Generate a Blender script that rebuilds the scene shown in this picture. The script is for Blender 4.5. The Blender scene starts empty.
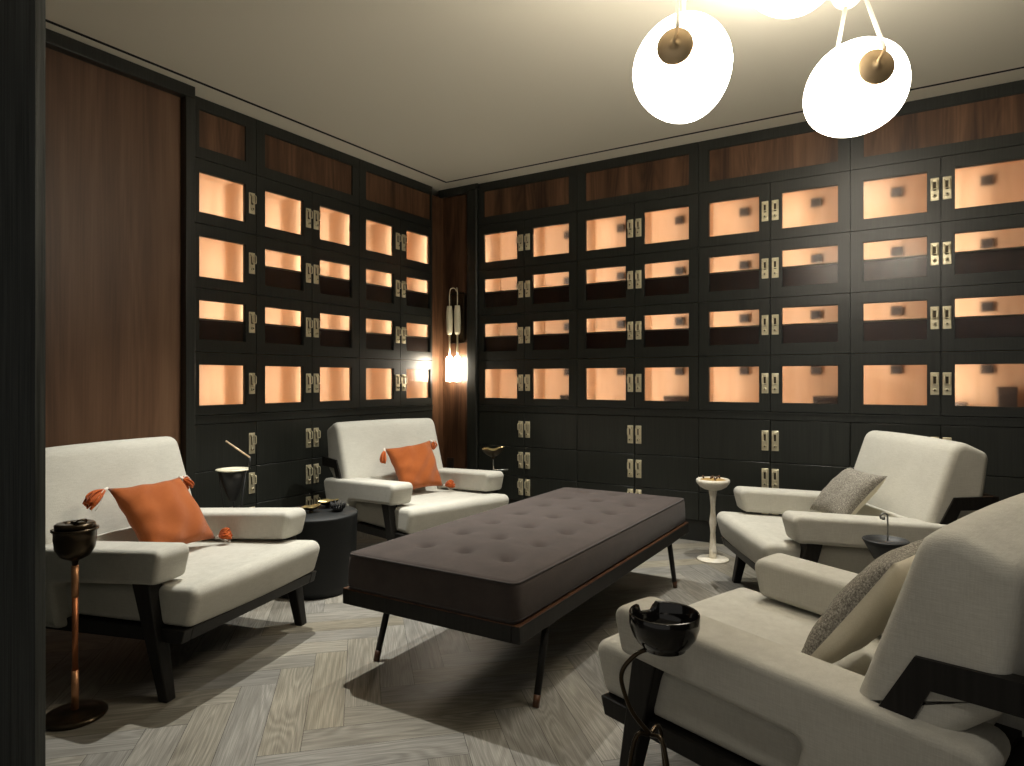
import bpy, bmesh, math, random
from mathutils import Vector, Matrix
random.seed(7)
SC = bpy.context.scene
COL = SC.collection
PI = math.pi
R = math.radians

# ------------------------------------------------------------------ materials
def nt_new(name):
    m = bpy.data.materials.new(name); m.use_nodes = True
    nt = m.node_tree; nt.nodes.clear()
    out = nt.nodes.new('ShaderNodeOutputMaterial')
    return m, nt, out

class N:
    """small node helper"""
    def __init__(s, nt): s.nt = nt
    def add(s, typ, **kw):
        n = s.nt.nodes.new(typ)
        for k, v in kw.items():
            if k.startswith('_'):
                setattr(n, k[1:], v)
            else:
                key = k.replace('__', ' ')
                if hasattr(v, 'is_output') and v.is_output: s.nt.links.new(v, n.inputs[key])
                else: n.inputs[key].default_value = v
        return n
    def link(s, a, b): s.nt.links.new(a, b)
    def ramp(s, fac, stops):
        r = s.nt.nodes.new('ShaderNodeValToRGB'); s.link(fac, r.inputs[0])
        e = r.color_ramp.elements
        while len(e) < len(stops): e.new(0.5)
        for i, (p, c) in enumerate(stops):
            e[i].position = p; e[i].color = (*c, 1)
        return r.outputs[0]
    def mapping(s, vec, scale=(1, 1, 1), loc=None):
        m = s.nt.nodes.new('ShaderNodeMapping'); m.inputs['Scale'].default_value = scale
        s.link(vec, m.inputs['Vector'])
        if loc is not None: s.link(loc, m.inputs['Location'])
        return m.outputs[0]
    def noise(s, vec, scale, detail=3, rough=.5, dist=0):
        n = s.nt.nodes.new('ShaderNodeTexNoise')
        n.inputs['Scale'].default_value = scale; n.inputs['Detail'].default_value = detail
        n.inputs['Roughness'].default_value = rough; n.inputs['Distortion'].default_value = dist
        s.link(vec, n.inputs['Vector']); return n.outputs['Fac']
    def bump(s, h, strength=.2, dist=.002):
        b = s.nt.nodes.new('ShaderNodeBump'); b.inputs['Strength'].default_value = strength
        b.inputs['Distance'].default_value = dist; s.link(h, b.inputs['Height']); return b.outputs[0]

def principled(name, color, rough=.5, metal=0, spec=.5, col=None, bump=None, **extra):
    """col(n, tc) -> colour socket; bump(n, tc) -> normal socket"""
    m, nt, out = nt_new(name); n = N(nt)
    p = n.add('ShaderNodeBsdfPrincipled')
    p.inputs['Base Color'].default_value = (*color, 1)
    p.inputs['Roughness'].default_value = rough; p.inputs['Metallic'].default_value = metal
    p.inputs['Specular IOR Level'].default_value = spec
    for k, v in extra.items(): p.inputs[k.replace('__', ' ')].default_value = v
    tc = n.add('ShaderNodeTexCoord')
    if col: n.link(col(n, tc), p.inputs['Base Color'])
    if bump: n.link(bump(n, tc), p.inputs['Normal'])
    n.link(p.outputs[0], out.inputs[0])
    return m

def jitter_loc(n, k=7.0):
    oi = n.add('ShaderNodeObjectInfo')
    v = n.add('ShaderNodeVectorMath', _operation='SCALE'); cx = n.add('ShaderNodeCombineXYZ')
    n.link(oi.outputs['Random'], cx.inputs[0]); n.link(oi.outputs['Random'], cx.inputs[1])
    n.link(cx.outputs[0], v.inputs[0]); v.inputs['Scale'].default_value = k
    return v.outputs[0]

def wood_vertical(name, dark, mid, light, rough=.45, wide=5.0, fine=70.0, spec=.4, bands=True):
    def col(n, tc):
        loc = jitter_loc(n)
        a = n.mapping(tc.outputs['Object'], (wide, wide, wide * .09), loc)
        st = n.mapping(tc.outputs['Object'], (wide * 1.7, wide * 1.7, .02), loc); fs = n.noise(st, 1.0, 1, .5)
        b = n.mapping(tc.outputs['Object'], (fine, fine, fine * .02), loc)
        f1 = n.noise(a, 1.0, 4, .62, 1.6); f2 = n.noise(b, 1.0, 3, .6)
        mx = n.add('ShaderNodeMix', _data_type='FLOAT'); mx.inputs[0].default_value = .26
        n.link(f1, mx.inputs[2]); n.link(f2, mx.inputs[3])
        m2 = n.add('ShaderNodeMix', _data_type='FLOAT'); m2.inputs[0].default_value = .35 if bands else 0
        n.link(mx.outputs[0], m2.inputs[2]); n.link(fs, m2.inputs[3])
        lo = n.noise(n.mapping(tc.outputs['Object'], (wide * .9, wide * .9, wide * .13), loc), 1.0, 1, .4, .3)
        sn = n.add('ShaderNodeMath', _operation='MULTIPLY'); n.link(lo, sn.inputs[0]); sn.inputs[1].default_value = 110
        si = n.add('ShaderNodeMath', _operation='SINE'); n.link(sn.outputs[0], si.inputs[0])
        ma = n.add('ShaderNodeMath', _operation='MULTIPLY_ADD'); n.link(si.outputs[0], ma.inputs[0]); ma.inputs[1].default_value = .022 if bands else 0
        n.link(m2.outputs[0], ma.inputs[2])
        return n.ramp(ma.outputs[0], [(.36, dark), (.5, mid), (.65, light)])
    def bp(n, tc):
        b = n.mapping(tc.outputs['Object'], (fine * 1.5, fine * 1.5, fine * .03))
        return n.bump(n.noise(b, 1.0, 3, .6), .15, .001)
    return principled(name, mid, rough, 0, spec, col, bp)

def grain_dark(name, c0, c1, rough=.38, spec=.5, strength=.25):
    def col(n, tc):
        b = n.mapping(tc.outputs['Object'], (110, 110, 2.2))
        return n.ramp(n.noise(b, 1.0, 3, .6), [(.35, c0), (.7, c1)])
    def bp(n, tc):
        b = n.mapping(tc.outputs['Object'], (160, 160, 3.0))
        return n.bump(n.noise(b, 1.0, 3, .65), strength, .001)
    return principled(name, c0, rough, 0, spec, col, bp)

def fabric(name, c0, c1, scale=300, rough=.9, strength=.35, sheen=.15, blotch=6):
    def col(n, tc):
        f1 = n.noise(tc.outputs['Object'], blotch, 4, .6); f2 = n.noise(tc.outputs['Object'], scale, 2, .6)
        mx = n.add('ShaderNodeMix', _data_type='FLOAT'); mx.inputs[0].default_value = .5
        n.link(f1, mx.inputs[2]); n.link(f2, mx.inputs[3])
        return n.ramp(mx.outputs[0], [(.36, c0), (.64, c1)])
    def bp(n, tc):
        w1 = n.add('ShaderNodeTexWave', _wave_type='BANDS', _bands_direction='X'); w1.inputs['Scale'].default_value = scale
        w1.inputs['Distortion'].default_value = 3
        w2 = n.add('ShaderNodeTexWave', _wave_type='BANDS', _bands_direction='Z'); w2.inputs['Scale'].default_value = scale
        w2.inputs['Distortion'].default_value = 3
        n.link(tc.outputs['Object'], w1.inputs['Vector']); n.link(tc.outputs['Object'], w2.inputs['Vector'])
        ad = n.add('ShaderNodeMath', _operation='ADD'); n.link(w1.outputs['Fac'], ad.inputs[0]); n.link(w2.outputs['Fac'], ad.inputs[1])
        ad2 = n.add('ShaderNodeMath', _operation='ADD'); n.link(ad.outputs[0], ad2.inputs[0])
        n.link(n.noise(tc.outputs['Object'], 40, 3, .6), ad2.inputs[1])
        return n.bump(ad2.outputs[0], strength, .0012)
    return principled(name, c0, rough, 0, .2, col, bp, Sheen__Weight=sheen, Sheen__Roughness=.5)

def emission(name, color, strength):
    m, nt, out = nt_new(name); n = N(nt)
    e = n.add('ShaderNodeEmission'); e.inputs[0].default_value = (*color, 1); e.inputs[1].default_value = strength
    n.link(e.outputs[0], out.inputs[0]); return m

M = {}
M['cab'] = grain_dark('black_stained_oak', (.012, .0135, .0115), (.023, .025, .021), .34, .5)
M['jamb'] = grain_dark('black_oak_jamb', (.022, .025, .024), (.085, .092, .088), .45, .5, .6)
M['void'] = principled('slot_shade_subfloor', (.006, .006, .006), .9)
M['walnut'] = wood_vertical('walnut_veneer', (.035, .015, .007), (.10, .048, .024), (.18, .092, .048), .42, 5.5, 75)
M['walnut_wall'] = wood_vertical('walnut_wall_veneer', (.066, .032, .016), (.13, .066, .035), (.19, .104, .058), .45, 3.2, 90)
M['cedar'] = wood_vertical('pale_cedar_lining', (.50, .33, .205), (.60, .41, .26), (.66, .48, .33), .6, 6, 60, .2)
M['tray'] = wood_vertical('dark_cedar_tray', (.06, .022, .013), (.11, .042, .026), (.16, .068, .042), .4, 8, 80)
M['traylip'] = principled('tray_lip', (.55, .50, .38), .45)
M['plinth'] = principled('black_plinth', (.010, .011, .010), .5)
M['brass'] = principled('pale_brass', (.74, .67, .48), .36, .6, .5,
    bump=lambda n, tc: n.bump(n.noise(n.mapping(tc.outputs['Object'], (40, 40, 300)), 1.0, 2), .08, .001))
M['brass_dark'] = principled('dark_brass', (.05, .038, .022), .4, .7)
M['brass_disc'] = principled('brushed_brass_disc', (.95, .72, .45), .5, .6,
    bump=lambda n, tc: n.bump(n.noise(n.mapping(tc.outputs['Object'], (30, 200, 30)), 1.0, 2), .15, .001))
def linen_col(n, tc):
    o = tc.outputs['Object']
    f0 = n.noise(o, 6, 4, .6); f1 = n.noise(n.mapping(o, (30, 30, 420)), 1.0, 3, .6); f2 = n.noise(n.mapping(o, (420, 420, 30)), 1.0, 3, .6)
    a = n.add('ShaderNodeMath', _operation='ADD'); n.link(f1, a.inputs[0]); n.link(f2, a.inputs[1])
    b = n.add('ShaderNodeMath', _operation='ADD'); n.link(a.outputs[0], b.inputs[0]); n.link(f0, b.inputs[1])
    c = n.add('ShaderNodeMath', _operation='MULTIPLY'); n.link(b.outputs[0], c.inputs[0]); c.inputs[1].default_value = 1 / 3
    return n.ramp(c.outputs[0], [(.36, (.45, .434, .382)), (.5, (.515, .50, .445)), (.64, (.58, .565, .507))])
def linen_bump(n, tc):
    o = tc.outputs['Object']
    a = n.add('ShaderNodeMath', _operation='ADD')
    n.link(n.noise(n.mapping(o, (40, 40, 500)), 1.0, 2, .6), a.inputs[0]); n.link(n.noise(n.mapping(o, (500, 500, 40)), 1.0, 2, .6), a.inputs[1])
    b = n.add('ShaderNodeMath', _operation='MULTIPLY_ADD'); n.link(n.noise(o, 7, 2, .5), b.inputs[0]); b.inputs[1].default_value = 1.8; n.link(a.outputs[0], b.inputs[2])
    return n.bump(b.outputs[0], .35, .0016)
M['linen'] = principled('ivory_linen', (.5, .49, .44), .92, 0, .2, linen_col, linen_bump, Sheen__Weight=.12, Sheen__Roughness=.5)
M['frame'] = grain_dark('ebonised_wood', (.007, .006, .005), (.014, .0125, .011), .5, .3)
M['taupe'] = fabric('taupe_wool', (.051, .041, .038), (.076, .060, .055), 420, .95, .3, .06, 12)
M['piping'] = fabric('taupe_piping', (.05, .042, .04), (.06, .05, .048), 420)
M['bench_wood'] = wood_vertical('warm_bench_wood', (.035, .014, .007), (.075, .031, .014), (.11, .05, .022), .4, 8, 80)
M['orange'] = fabric('burnt_orange_cotton', (.29, .070, .013), (.38, .102, .022), 350, .9, .25, .2, 9)
M['orange_dark'] = fabric('orange_tassel_yarn', (.40, .075, .014), (.60, .14, .03), 200, .95, .2)
M['white_yarn'] = fabric('white_tassel_knot', (.72, .66, .58), (.80, .76, .70), 300)
def speckle(n, tc):
    f = n.noise(tc.outputs['Object'], 210, 3, .8)
    return n.ramp(f, [(.36, (.11, .10, .085)), (.52, (.27, .25, .215)), (.68, (.52, .49, .43))])
M['tweed'] = principled('speckled_grey_tweed', (.25, .24, .22), .92, 0, .2, speckle,
    lambda n, tc: n.bump(n.noise(tc.outputs['Object'], 220, 3, .8), .6, .002))
M['cream'] = fabric('cream_cotton', (.66, .60, .47), (.74, .69, .56), 300, .9, .2)
M['gloss_black'] = principled('black_glaze', (.008, .007, .007), .09, 0, .6)
M['matt_black'] = principled('matt_black', (.014, .015, .016), .5)
M['drum'] = principled('charcoal_lacquer', (.008, .009, .0095), .55, 0, .3)
M['bronze'] = principled('dark_bronze', (.055, .040, .024), .28, .85)
M['copper'] = principled('copper_tube', (.42, .15, .06), .38, .8,
    bump=lambda n, tc: n.bump(n.noise(n.mapping(tc.outputs['Object'], (60, 60, 6)), 1.0, 3), .15, .001))
M['copper_light'] = principled('copper_sleeve', (.55, .27, .13), .4, .7)
M['pale_rim'] = principled('pale_satin_rim', (.78, .74, .58), .5, .2)
M['pale_stick'] = principled('pale_brass_stick', (.72, .55, .36), .4, .3)
M['gold'] = principled('gold_leaf', (.72, .58, .27), .28, .9)
M['steel'] = principled('dull_steel', (.35, .36, .35), .3, .9)
def marble(n, tc):
    return n.ramp(n.noise(tc.outputs['Object'], 9, 5, .6, 1.2), [(.4, (.72, .66, .54)), (.6, (.86, .82, .73))])
M['alabaster'] = principled('cream_alabaster', (.82, .78, .68), .35, 0, .5, marble)
M['sand'] = principled('golden_sand', (.42, .27, .10), .8, 0, .3,
    bump=lambda n, tc: n.bump(n.noise(tc.outputs['Object'], 150, 3), .8, .004))
M['cigar'] = principled('cigar_leaf', (.09, .045, .02), .8)
M['bone'] = principled('bone_sleeve', (.95, .88, .66), .4)
M['globe'] = emission('opal_glass_glow', (1.0, .90, .74), 21.0)
M['tube'] = emission('frosted_tube_glow', (1.0, .88, .70), 60.0)
def strap_mat():
    m, nt, out = nt_new('white_translucent_strap'); n = N(nt)
    a = n.add('ShaderNodeBsdfDiffuse'); b = n.add('ShaderNodeBsdfTranslucent'); x = n.add('ShaderNodeMixShader')
    a.inputs[0].default_value = b.inputs[0].default_value = (.92, .90, .84, 1); x.inputs[0].default_value = .6
    n.link(a.outputs[0], x.inputs[1]); n.link(b.outputs[0], x.inputs[2]); n.link(x.outputs[0], out.inputs[0]); return m
M['cord'] = strap_mat()
M['plate'] = principled('dark_socket_plate', (.030, .022, .016), .35, .3)
M['plate_hole'] = principled('socket_insert', (.006, .005, .005), .4)
M['vent'] = principled('black_sensor', (.018, .016, .016), .6)
M['cigarbox'] = principled('dark_cigar_box', (.05, .035, .025), .5)
def ceil_b(n, tc): return n.bump(n.noise(tc.outputs['Object'], 30, 4), .03, .002)
M['ceiling'] = principled('ceiling_paint', (.84, .80, .68), .85, 0, .2, None, ceil_b)
M['wall_plain'] = principled('dark_wall_paint', (.030, .030, .028), .6)

def glass_mat():
    m, nt, out = nt_new('frosted_locker_glass'); n = N(nt)
    p = n.add('ShaderNodeBsdfPrincipled')
    p.inputs['Base Color'].default_value = (.93, .93, .92, 1); p.inputs['Transmission Weight'].default_value = 1
    p.inputs['Roughness'].default_value = .22; p.inputs['IOR'].default_value = 1.32
    n.link(p.outputs[0], out.inputs[0]); return m
M['glass'] = glass_mat()

def floor_mat():
    m, nt, out = nt_new('limed_oak_herringbone'); n = N(nt)
    p = n.add('ShaderNodeBsdfPrincipled')
    uv = n.add('ShaderNodeUVMap'); uv.uv_map = 'UVMap'
    at = n.add('ShaderNodeVertexColor'); at.layer_name = 'plank'
    sep = n.add('ShaderNodeSeparateColor'); n.link(at.outputs[0], sep.inputs[0])
    off = n.add('ShaderNodeCombineXYZ')
    mu = n.add('ShaderNodeMath', _operation='MULTIPLY'); n.link(sep.outputs[0], mu.inputs[0]); mu.inputs[1].default_value = 37
    mu2 = n.add('ShaderNodeMath', _operation='MULTIPLY'); n.link(sep.outputs[1], mu2.inputs[0]); mu2.inputs[1].default_value = 53
    n.link(mu.outputs[0], off.inputs[0]); n.link(mu2.outputs[0], off.inputs[1])
    v1 = n.mapping(uv.outputs[0], (1.1, 9, 1), off.outputs[0])
    f1 = n.noise(v1, 1.0, 1.5, .45, .5)
    # cathedral grain lines
    sn = n.add('ShaderNodeMath', _operation='MULTIPLY'); n.link(f1, sn.inputs[0]); sn.inputs[1].default_value = 95
    si = n.add('ShaderNodeMath', _operation='SINE'); n.link(sn.outputs[0], si.inputs[0])
    v2 = n.mapping(uv.outputs[0], (6, 300, 1), off.outputs[0]); f2 = n.noise(v2, 1.0, 3, .7)
    a = n.add('ShaderNodeMath', _operation='MULTIPLY_ADD'); n.link(si.outputs[0], a.inputs[0]); a.inputs[1].default_value = .085
    n.link(f2, a.inputs[2])
    v3 = n.mapping(uv.outputs[0], (1.2, 5, 1), off.outputs[0]); f3 = n.noise(v3, 1.0, 3, .6)
    b = n.add('ShaderNodeMath', _operation='MULTIPLY_ADD'); n.link(f3, b.inputs[0]); b.inputs[1].default_value = .35; n.link(a.outputs[0], b.inputs[2])
    c = n.ramp(b.outputs[0], [(.40, (.145, .131, .104)), (.68, (.262, .241, .200)), (.98, (.43, .40, .338))])
    hv = n.add('ShaderNodeHueSaturation'); n.link(c, hv.inputs['Color'])
    vv = n.add('ShaderNodeMapRange'); n.link(sep.outputs[2], vv.inputs[0]); vv.inputs['To Min'].default_value = .82; vv.inputs['To Max'].default_value = 1.12
    n.link(vv.outputs[0], hv.inputs['Value'])
    ss = n.add('ShaderNodeMapRange'); n.link(sep.outputs[0], ss.inputs[0]); ss.inputs['To Min'].default_value = .55; ss.inputs['To Max'].default_value = 1.35
    n.link(ss.outputs[0], hv.inputs['Saturation'])
    n.link(hv.outputs[0], p.inputs['Base Color'])
    p.inputs['Roughness'].default_value = .42; p.inputs['Specular IOR Level'].default_value = .4
    n.link(n.bump(a.outputs[0], .25, .0015), p.inputs['Normal'])
    n.link(p.outputs[0], out.inputs[0]); return m
M['floor'] = floor_mat()

# ------------------------------------------------------------------ mesh helpers
def add_box(bm, x0, x1, y0, y1, z0, z1, mi=0):
    v = [bm.verts.new(p) for p in ((x0, y0, z0), (x1, y0, z0), (x1, y1, z0), (x0, y1, z0), (x0, y0, z1), (x1, y0, z1), (x1, y1, z1), (x0, y1, z1))]
    fs = []
    for q in ((0, 3, 2, 1), (4, 5, 6, 7), (0, 1, 5, 4), (1, 2, 6, 5), (2, 3, 7, 6), (3, 0, 4, 7)):
        f = bm.faces.new([v[i] for i in q]); f.material_index = mi; fs.append(f)
    return v, fs

def add_rbox(bm, x0, x1, y0, y1, z0, z1, r=.003, seg=2, mi=0):
    v, fs = add_box(bm, x0, x1, y0, y1, z0, z1, mi)
    es = list({e for f in fs for e in f.edges})
    res = bmesh.ops.bevel(bm, geom=es, offset=r, segments=seg, affect='EDGES', profile=.5)
    for f in res['faces']: f.material_index = mi; f.smooth = True
    return v

def add_hexa(bm, b, t, mi=0, r=0, seg=2):
    """prism between two 4-point rings"""
    vb = [bm.verts.new(p) for p in b]; vt = [bm.verts.new(p) for p in t]
    fs = [bm.faces.new(vb[::-1]), bm.faces.new(vt)]
    for i in range(4): fs.append(bm.faces.new((vb[i], vb[(i + 1) % 4], vt[(i + 1) % 4], vt[i])))
    for f in fs: f.material_index = mi
    if r:
        es = list({e for f in fs for e in f.edges})
        res = bmesh.ops.bevel(bm, geom=es, offset=r, segments=seg, affect='EDGES', profile=.5)
        for f in res['faces']: f.material_index = mi; f.smooth = True

def add_lathe(bm, prof, seg=32, c=(0, 0, 0), mi=0, rot=None, sx=1, sy=1):
    rings = []
    for r, z in prof:
        ring = []
        for k in range(seg):
            a = 2 * PI * k / seg
            p = Vector((r * math.cos(a) * sx, r * math.sin(a) * sy, z))
            if rot is not None: p = rot @ p
            ring.append(bm.verts.new(p + Vector(c)))
        rings.append(ring)
    for i in range(len(rings) - 1):
        for k in range(seg):
            f = bm.faces.new((rings[i][k], rings[i][(k + 1) % seg], rings[i + 1][(k + 1) % seg], rings[i + 1][k]))
            f.smooth = True; f.material_index = mi
    for ring, flip in ((rings[0], True), (rings[-1], False)):
        f = bm.faces.new(ring[::-1] if flip else ring); f.material_index = mi

def add_tube(bm, pts, rad, seg=10, mi=0, caps=True):
    pts = [Vector(p) for p in pts]
    rads = rad if isinstance(rad, (list, tuple)) else [rad] * len(pts)
    t0 = (pts[1] - pts[0]).normalized()
    up = Vector((0, 0, 1)) if abs(t0.z) < .9 else Vector((1, 0, 0))
    nrm = t0.cross(up).normalized(); rings = []
    for i, p in enumerate(pts):
        if i == 0: t = t0
        elif i == len(pts) - 1: t = (pts[i] - pts[i - 1]).normalized()
        else: t = ((pts[i] - pts[i - 1]).normalized() + (pts[i + 1] - pts[i]).normalized()).normalized()
        nrm = (nrm - t * nrm.dot(t)).normalized(); b = t.cross(nrm)
        rings.append([bm.verts.new(p + (nrm * math.cos(2 * PI * k / seg) + b * math.sin(2 * PI * k / seg)) * rads[i]) for k in range(seg)])
    for i in range(len(rings) - 1):
        for k in range(seg):
            f = bm.faces.new((rings[i][k], rings[i][(k + 1) % seg], rings[i + 1][(k + 1) % seg], rings[i + 1][k])); f.smooth = True; f.material_index = mi
    if caps:
        f = bm.faces.new(rings[0][::-1]); f.material_index = mi
        f = bm.faces.new(rings[-1]); f.material_index = mi

def smooth_path(pts, n=6):
    """Catmull-Rom through pts"""
    P = [Vector(p) for p in pts]; P = [P[0] * 2 - P[1]] + P + [P[-1] * 2 - P[-2]]; out = []
    for i in range(1, len(P) - 2):
        for k in range(n):
            t = k / n; a, b, c, d = P[i - 1:i + 3]
            out.append(.5 * ((2 * b) + (c - a) * t + (2 * a - 5 * b + 4 * c - d) * t * t + (3 * b - a - 3 * c + d) * t ** 3))
    out.append(P[-2]); return out

def obj(name, bm, mats, parent=None, loc=None, rotz=0, label=None):
    bmesh.ops.recalc_face_normals(bm, faces=bm.faces[:])
    me = bpy.data.meshes.new(name); bm.to_mesh(me); bm.free()
    for m in (mats if isinstance(mats, (list, tuple)) else [mats]): me.materials.append(M[m] if isinstance(m, str) else m)
    o = bpy.data.objects.new(name, me); COL.objects.link(o)
    if parent is not None: o.parent = parent
    if loc is not None: o.location = loc
    if rotz: o.rotation_euler.z = rotz
    if label: o['label'] = label
    return o

def tag(o, label, cat, group=None):
    o['label'] = label; o['category'] = cat
    if group: o['group'] = group
    return o

def thing(name, label, cat, loc=(0, 0, 0), rotz=0, group=None):
    o = bpy.data.objects.new(name, None); COL.objects.link(o)
    o.empty_display_size = .1; o.location = loc; o.rotation_euler = (0, 0, rotz)
    return tag(o, label, cat, group)

def struct(name, bm, m, **kw):
    o = obj(name, bm, m, **kw); o['kind'] = 'structure'; return o

def dup(root, label, loc, rotz, only=None):
    r = root.copy(); COL.objects.link(r); r.location = loc; r.rotation_euler = (0, 0, rotz); r['label'] = label
    for ch in list(root.children):
        c = ch.copy(); COL.objects.link(c); c.parent = r
        for g in list(ch.children):
            d = g.copy(); COL.objects.link(d); d.parent = c
    return r

def box_struct(name, m, *b):
    bm = bmesh.new()
    for q in (b if isinstance(b[0], (tuple, list)) else [b]): add_box(bm, *q)
    return struct(name, bm, m)

# ------------------------------------------------------------------ room
H_CEIL = 2.666
X1, Y0 = 5.35, -6.2          # right wall, wall behind the camera
def make_floor():
    bm = bmesh.new(); uvl = bm.loops.layers.uv.new('UVMap'); cl = bm.loops.layers.color.new('plank')
    w, n = .119, 5
    e1 = Vector((-math.sqrt(.5), math.sqrt(.5))); e2 = Vector((math.sqrt(.5), math.sqrt(.5)))
    a0, b0 = -3.455, -.839
    g = .0006
    def plank(p0, p1, q0, q1, along1):
        c = e1 * (a0 + (p0 + p1) / 2 * w) + e2 * (b0 + (q0 + q1) / 2 * w)
        if not (-.5 < c.x < X1 + .4 and Y0 - .4 < c.y < .4): return
        A0, A1, B0, B1 = a0 + p0 * w + g, a0 + p1 * w - g, b0 + q0 * w + g, b0 + q1 * w - g
        P = [(A0, B0), (A1, B0), (A1, B1), (A0, B1)]
        rc = (random.random(), random.random(), random.random(), 1)
        top = [bm.verts.new((*(e1 * a + e2 * b), 0)) for a, b in P]
        f = bm.faces.new(top)
        for lp, (a, b) in zip(f.loops, P):
            lp[uvl].uv = (a, b) if along1 else (b, a); lp[cl] = rc
    for k in range(-70, 90):
        for j in range(-8, 9):
            plank(k, k + n, k + 10 * j, k + 1 + 10 * j, True)
            plank(k - 1, k, k + 10 * j, k + 5 + 10 * j, False)
    # dark sub-floor seen through the hairline joints
    x0, x1, y0, y1 = -.45, X1 + .3, Y0 - .3, .3
    f = bm.faces.new([bm.verts.new(p) for p in ((x0, y0, -.003), (x1, y0, -.003), (x1, y1, -.003), (x0, y1, -.003))]); f.material_index = 1
    for lp in f.loops: lp[uvl].uv = (0, 0); lp[cl] = (0, 0, 0, 1)
    for f in bm.faces:
        if f.normal.z < 0: f.normal_flip()
    me = bpy.data.meshes.new('floor'); bm.to_mesh(me); bm.free()
    me.materials.append(M['floor']); me.materials.append(M['void'])
    o = bpy.data.objects.new('floor', me); COL.objects.link(o); o['kind'] = 'structure'
make_floor()

S0, SW = .155, .026       # slot offset from walls, slot width
bm = bmesh.new()
add_box(bm, S0 + SW, X1 + .2, Y0 - .2, -S0 - SW, H_CEIL, H_CEIL + .05)           # main field
add_box(bm, -.45, S0, Y0 - .2, .45, H_CEIL, H_CEIL + .05)                          # left border
add_box(bm, S0, X1 + .2, -S0, .45, H_CEIL, H_CEIL + .05)                            # back border
add_box(bm, -.45, X1 + .2, Y0 - .2, .45, H_CEIL + .09, H_CEIL + .12)
ceiling = struct('ceiling', bm, 'ceiling')
bm = bmesh.new()
add_box(bm, S0 - .002, S0 + SW + .002, Y0, -S0, H_CEIL + .0008, H_CEIL + .06)
add_box(bm, S0 - .002, X1, -S0 - SW - .002, -S0 + .002, H_CEIL + .0008, H_CEIL + .06)
struct('trim_1', bm, 'void')  # black strips almost flush with the ceiling paint in the slot's shade

# walls behind everything
box_struct('wall_left', 'wall_plain', -.44, -.36, Y0, .45, 0, H_CEIL)
box_struct('wall_back', 'wall_plain', (-.36, 4.02, .36, .44, 0, H_CEIL), (4.02, X1, .0, .44, 0, H_CEIL))
box_struct('wall_right', 'wall_plain', X1, X1 + .1, Y0, .45, 0, H_CEIL)
box_struct('wall_front', 'jamb', (-.36, 1.656, -3.682, -3.66, 0, H_CEIL))
# walnut panelled stretch of the left wall with its dark surround
bm = bmesh.new()
for i, (a, b) in enumerate(((-3.66, -3.2002), (-3.2, -2.335))):
    add_box(bm, .02, .05, a, b, .10, 2.62)
struct('trim_2', bm, 'walnut_wall')
bm = bmesh.new()
add_rbox(bm, .0, .10, -3.66, -2.282, 2.60, H_CEIL, .004)
add_rbox(bm, .0, .10, -2.337, -2.282, 0, 2.60, .004)
add_box(bm, .0, .06, -3.66, -2.337, 0, .10)
add_box(bm, -.36, .02, -3.66, -2.282, 0, H_CEIL)
struct('trim_3', bm, 'cab')
# corner niche in walnut
bm = bmesh.new()
add_box(bm, .0, .268, .004, .03, .10, 2.60)
add_box(bm, -.03, -.004, -.132, .03, .10, 2.60)
struct('trim_4', bm, 'walnut')
bm = bmesh.new()
add_rbox(bm, .266, .368, -.030, .06, 0, 2.625, .012, 3)
add_box(bm, -.03, .268, -.02, .03, 2.60, H_CEIL)
add_box(bm, .266, .37, -.02, .06, 2.625, H_CEIL)
add_box(bm, -.03, .268, -.008, .03, 0, .10)
struct('trim_5', bm, 'cab')

# ------------------------------------------------------------------ locker cabinets
ROWS = [(1.958, 2.322, 2.021, 2.251), (1.595, 1.958, 1.657, 1.891), (1.235, 1.595, 1.303, 1.531), (.877, 1.235, .93, 1.167)]
LOW = [(.558, .826), (.329, .558), (.141, .329)]
DEPTH, TH = .30, .022

def latch_mesh():
    bm = bmesh.new()
    add_rbox(bm, -.021, .021, -.006, 0, -.0635, .0635, .003, 2, 0)
    add_box(bm, -.007, .007, -.0068, -.005, -.008, .046, 1)                   # dark slot behind the bail
    add_rbox(bm, -.015, .015, -.013, -.005, .040, .056, .002, 2, 0)           # hinge block
    add_tube(bm, [(-.012, -.010, .047), (-.0125, -.022, .044), (-.0125, -.026, .038), (-.0125, -.026, .002), (-.011, -.026, -.003), (.011, -.026, -.003), (.0125, -.026, .002), (.0125, -.026, .038), (.0125, -.022, .044), (.012, -.010, .047)], .0034, 8, 0)
    rx = Matrix.Rotation(R(90), 3, 'X')
    add_lathe(bm, [(.0095, 0), (.0095, .012), (.007, .014), (.001, .014)], 16, (0, -.004, -.036), 0, rx)
    add_lathe(bm, [(.0045, 0), (.0045, .002)], 12, (0, -.0175, -.036), 1, rx)
    bmesh.ops.recalc_face_normals(bm, faces=bm.faces[:])
    me = bpy.data.meshes.new('latch'); bm.to_mesh(me); bm.free()
    me.materials.append(M['brass']); me.materials.append(M['brass_dark']); return me
LATCH = latch_mesh()
def latch(parent, x, z):
    o = bpy.data.objects.new('latch', LATCH); COL.objects.link(o); o.parent = parent; o.location = (x, -.0005, z)
    return o

def frame_bm(x0, x1, z0, z1, wx0, wx1, wz0, wz1, g=.0016):
    bm = bmesh.new(); x0 += g; x1 -= g; z0 += g; z1 -= g
    for q in ((x0, x1, z0, wz0), (x0, x1, wz1, z1), (x0, wx0, wz0, wz1), (wx1, x1, wz0, wz1)):
        add_box(bm, q[0], q[1], 0, TH, q[2], q[3])
    # slim bead round the opening
    for q in ((wx0, wx1, wz0 - .0, wz0 + .004), (wx0, wx1, wz1 - .004, wz1), (wx0, wx0 + .004, wz0, wz1), (wx1 - .004, wx1, wz0, wz1)):
        add_box(bm, q[0], q[1], .006, TH + .004, q[2], q[3])
    return bm

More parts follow.
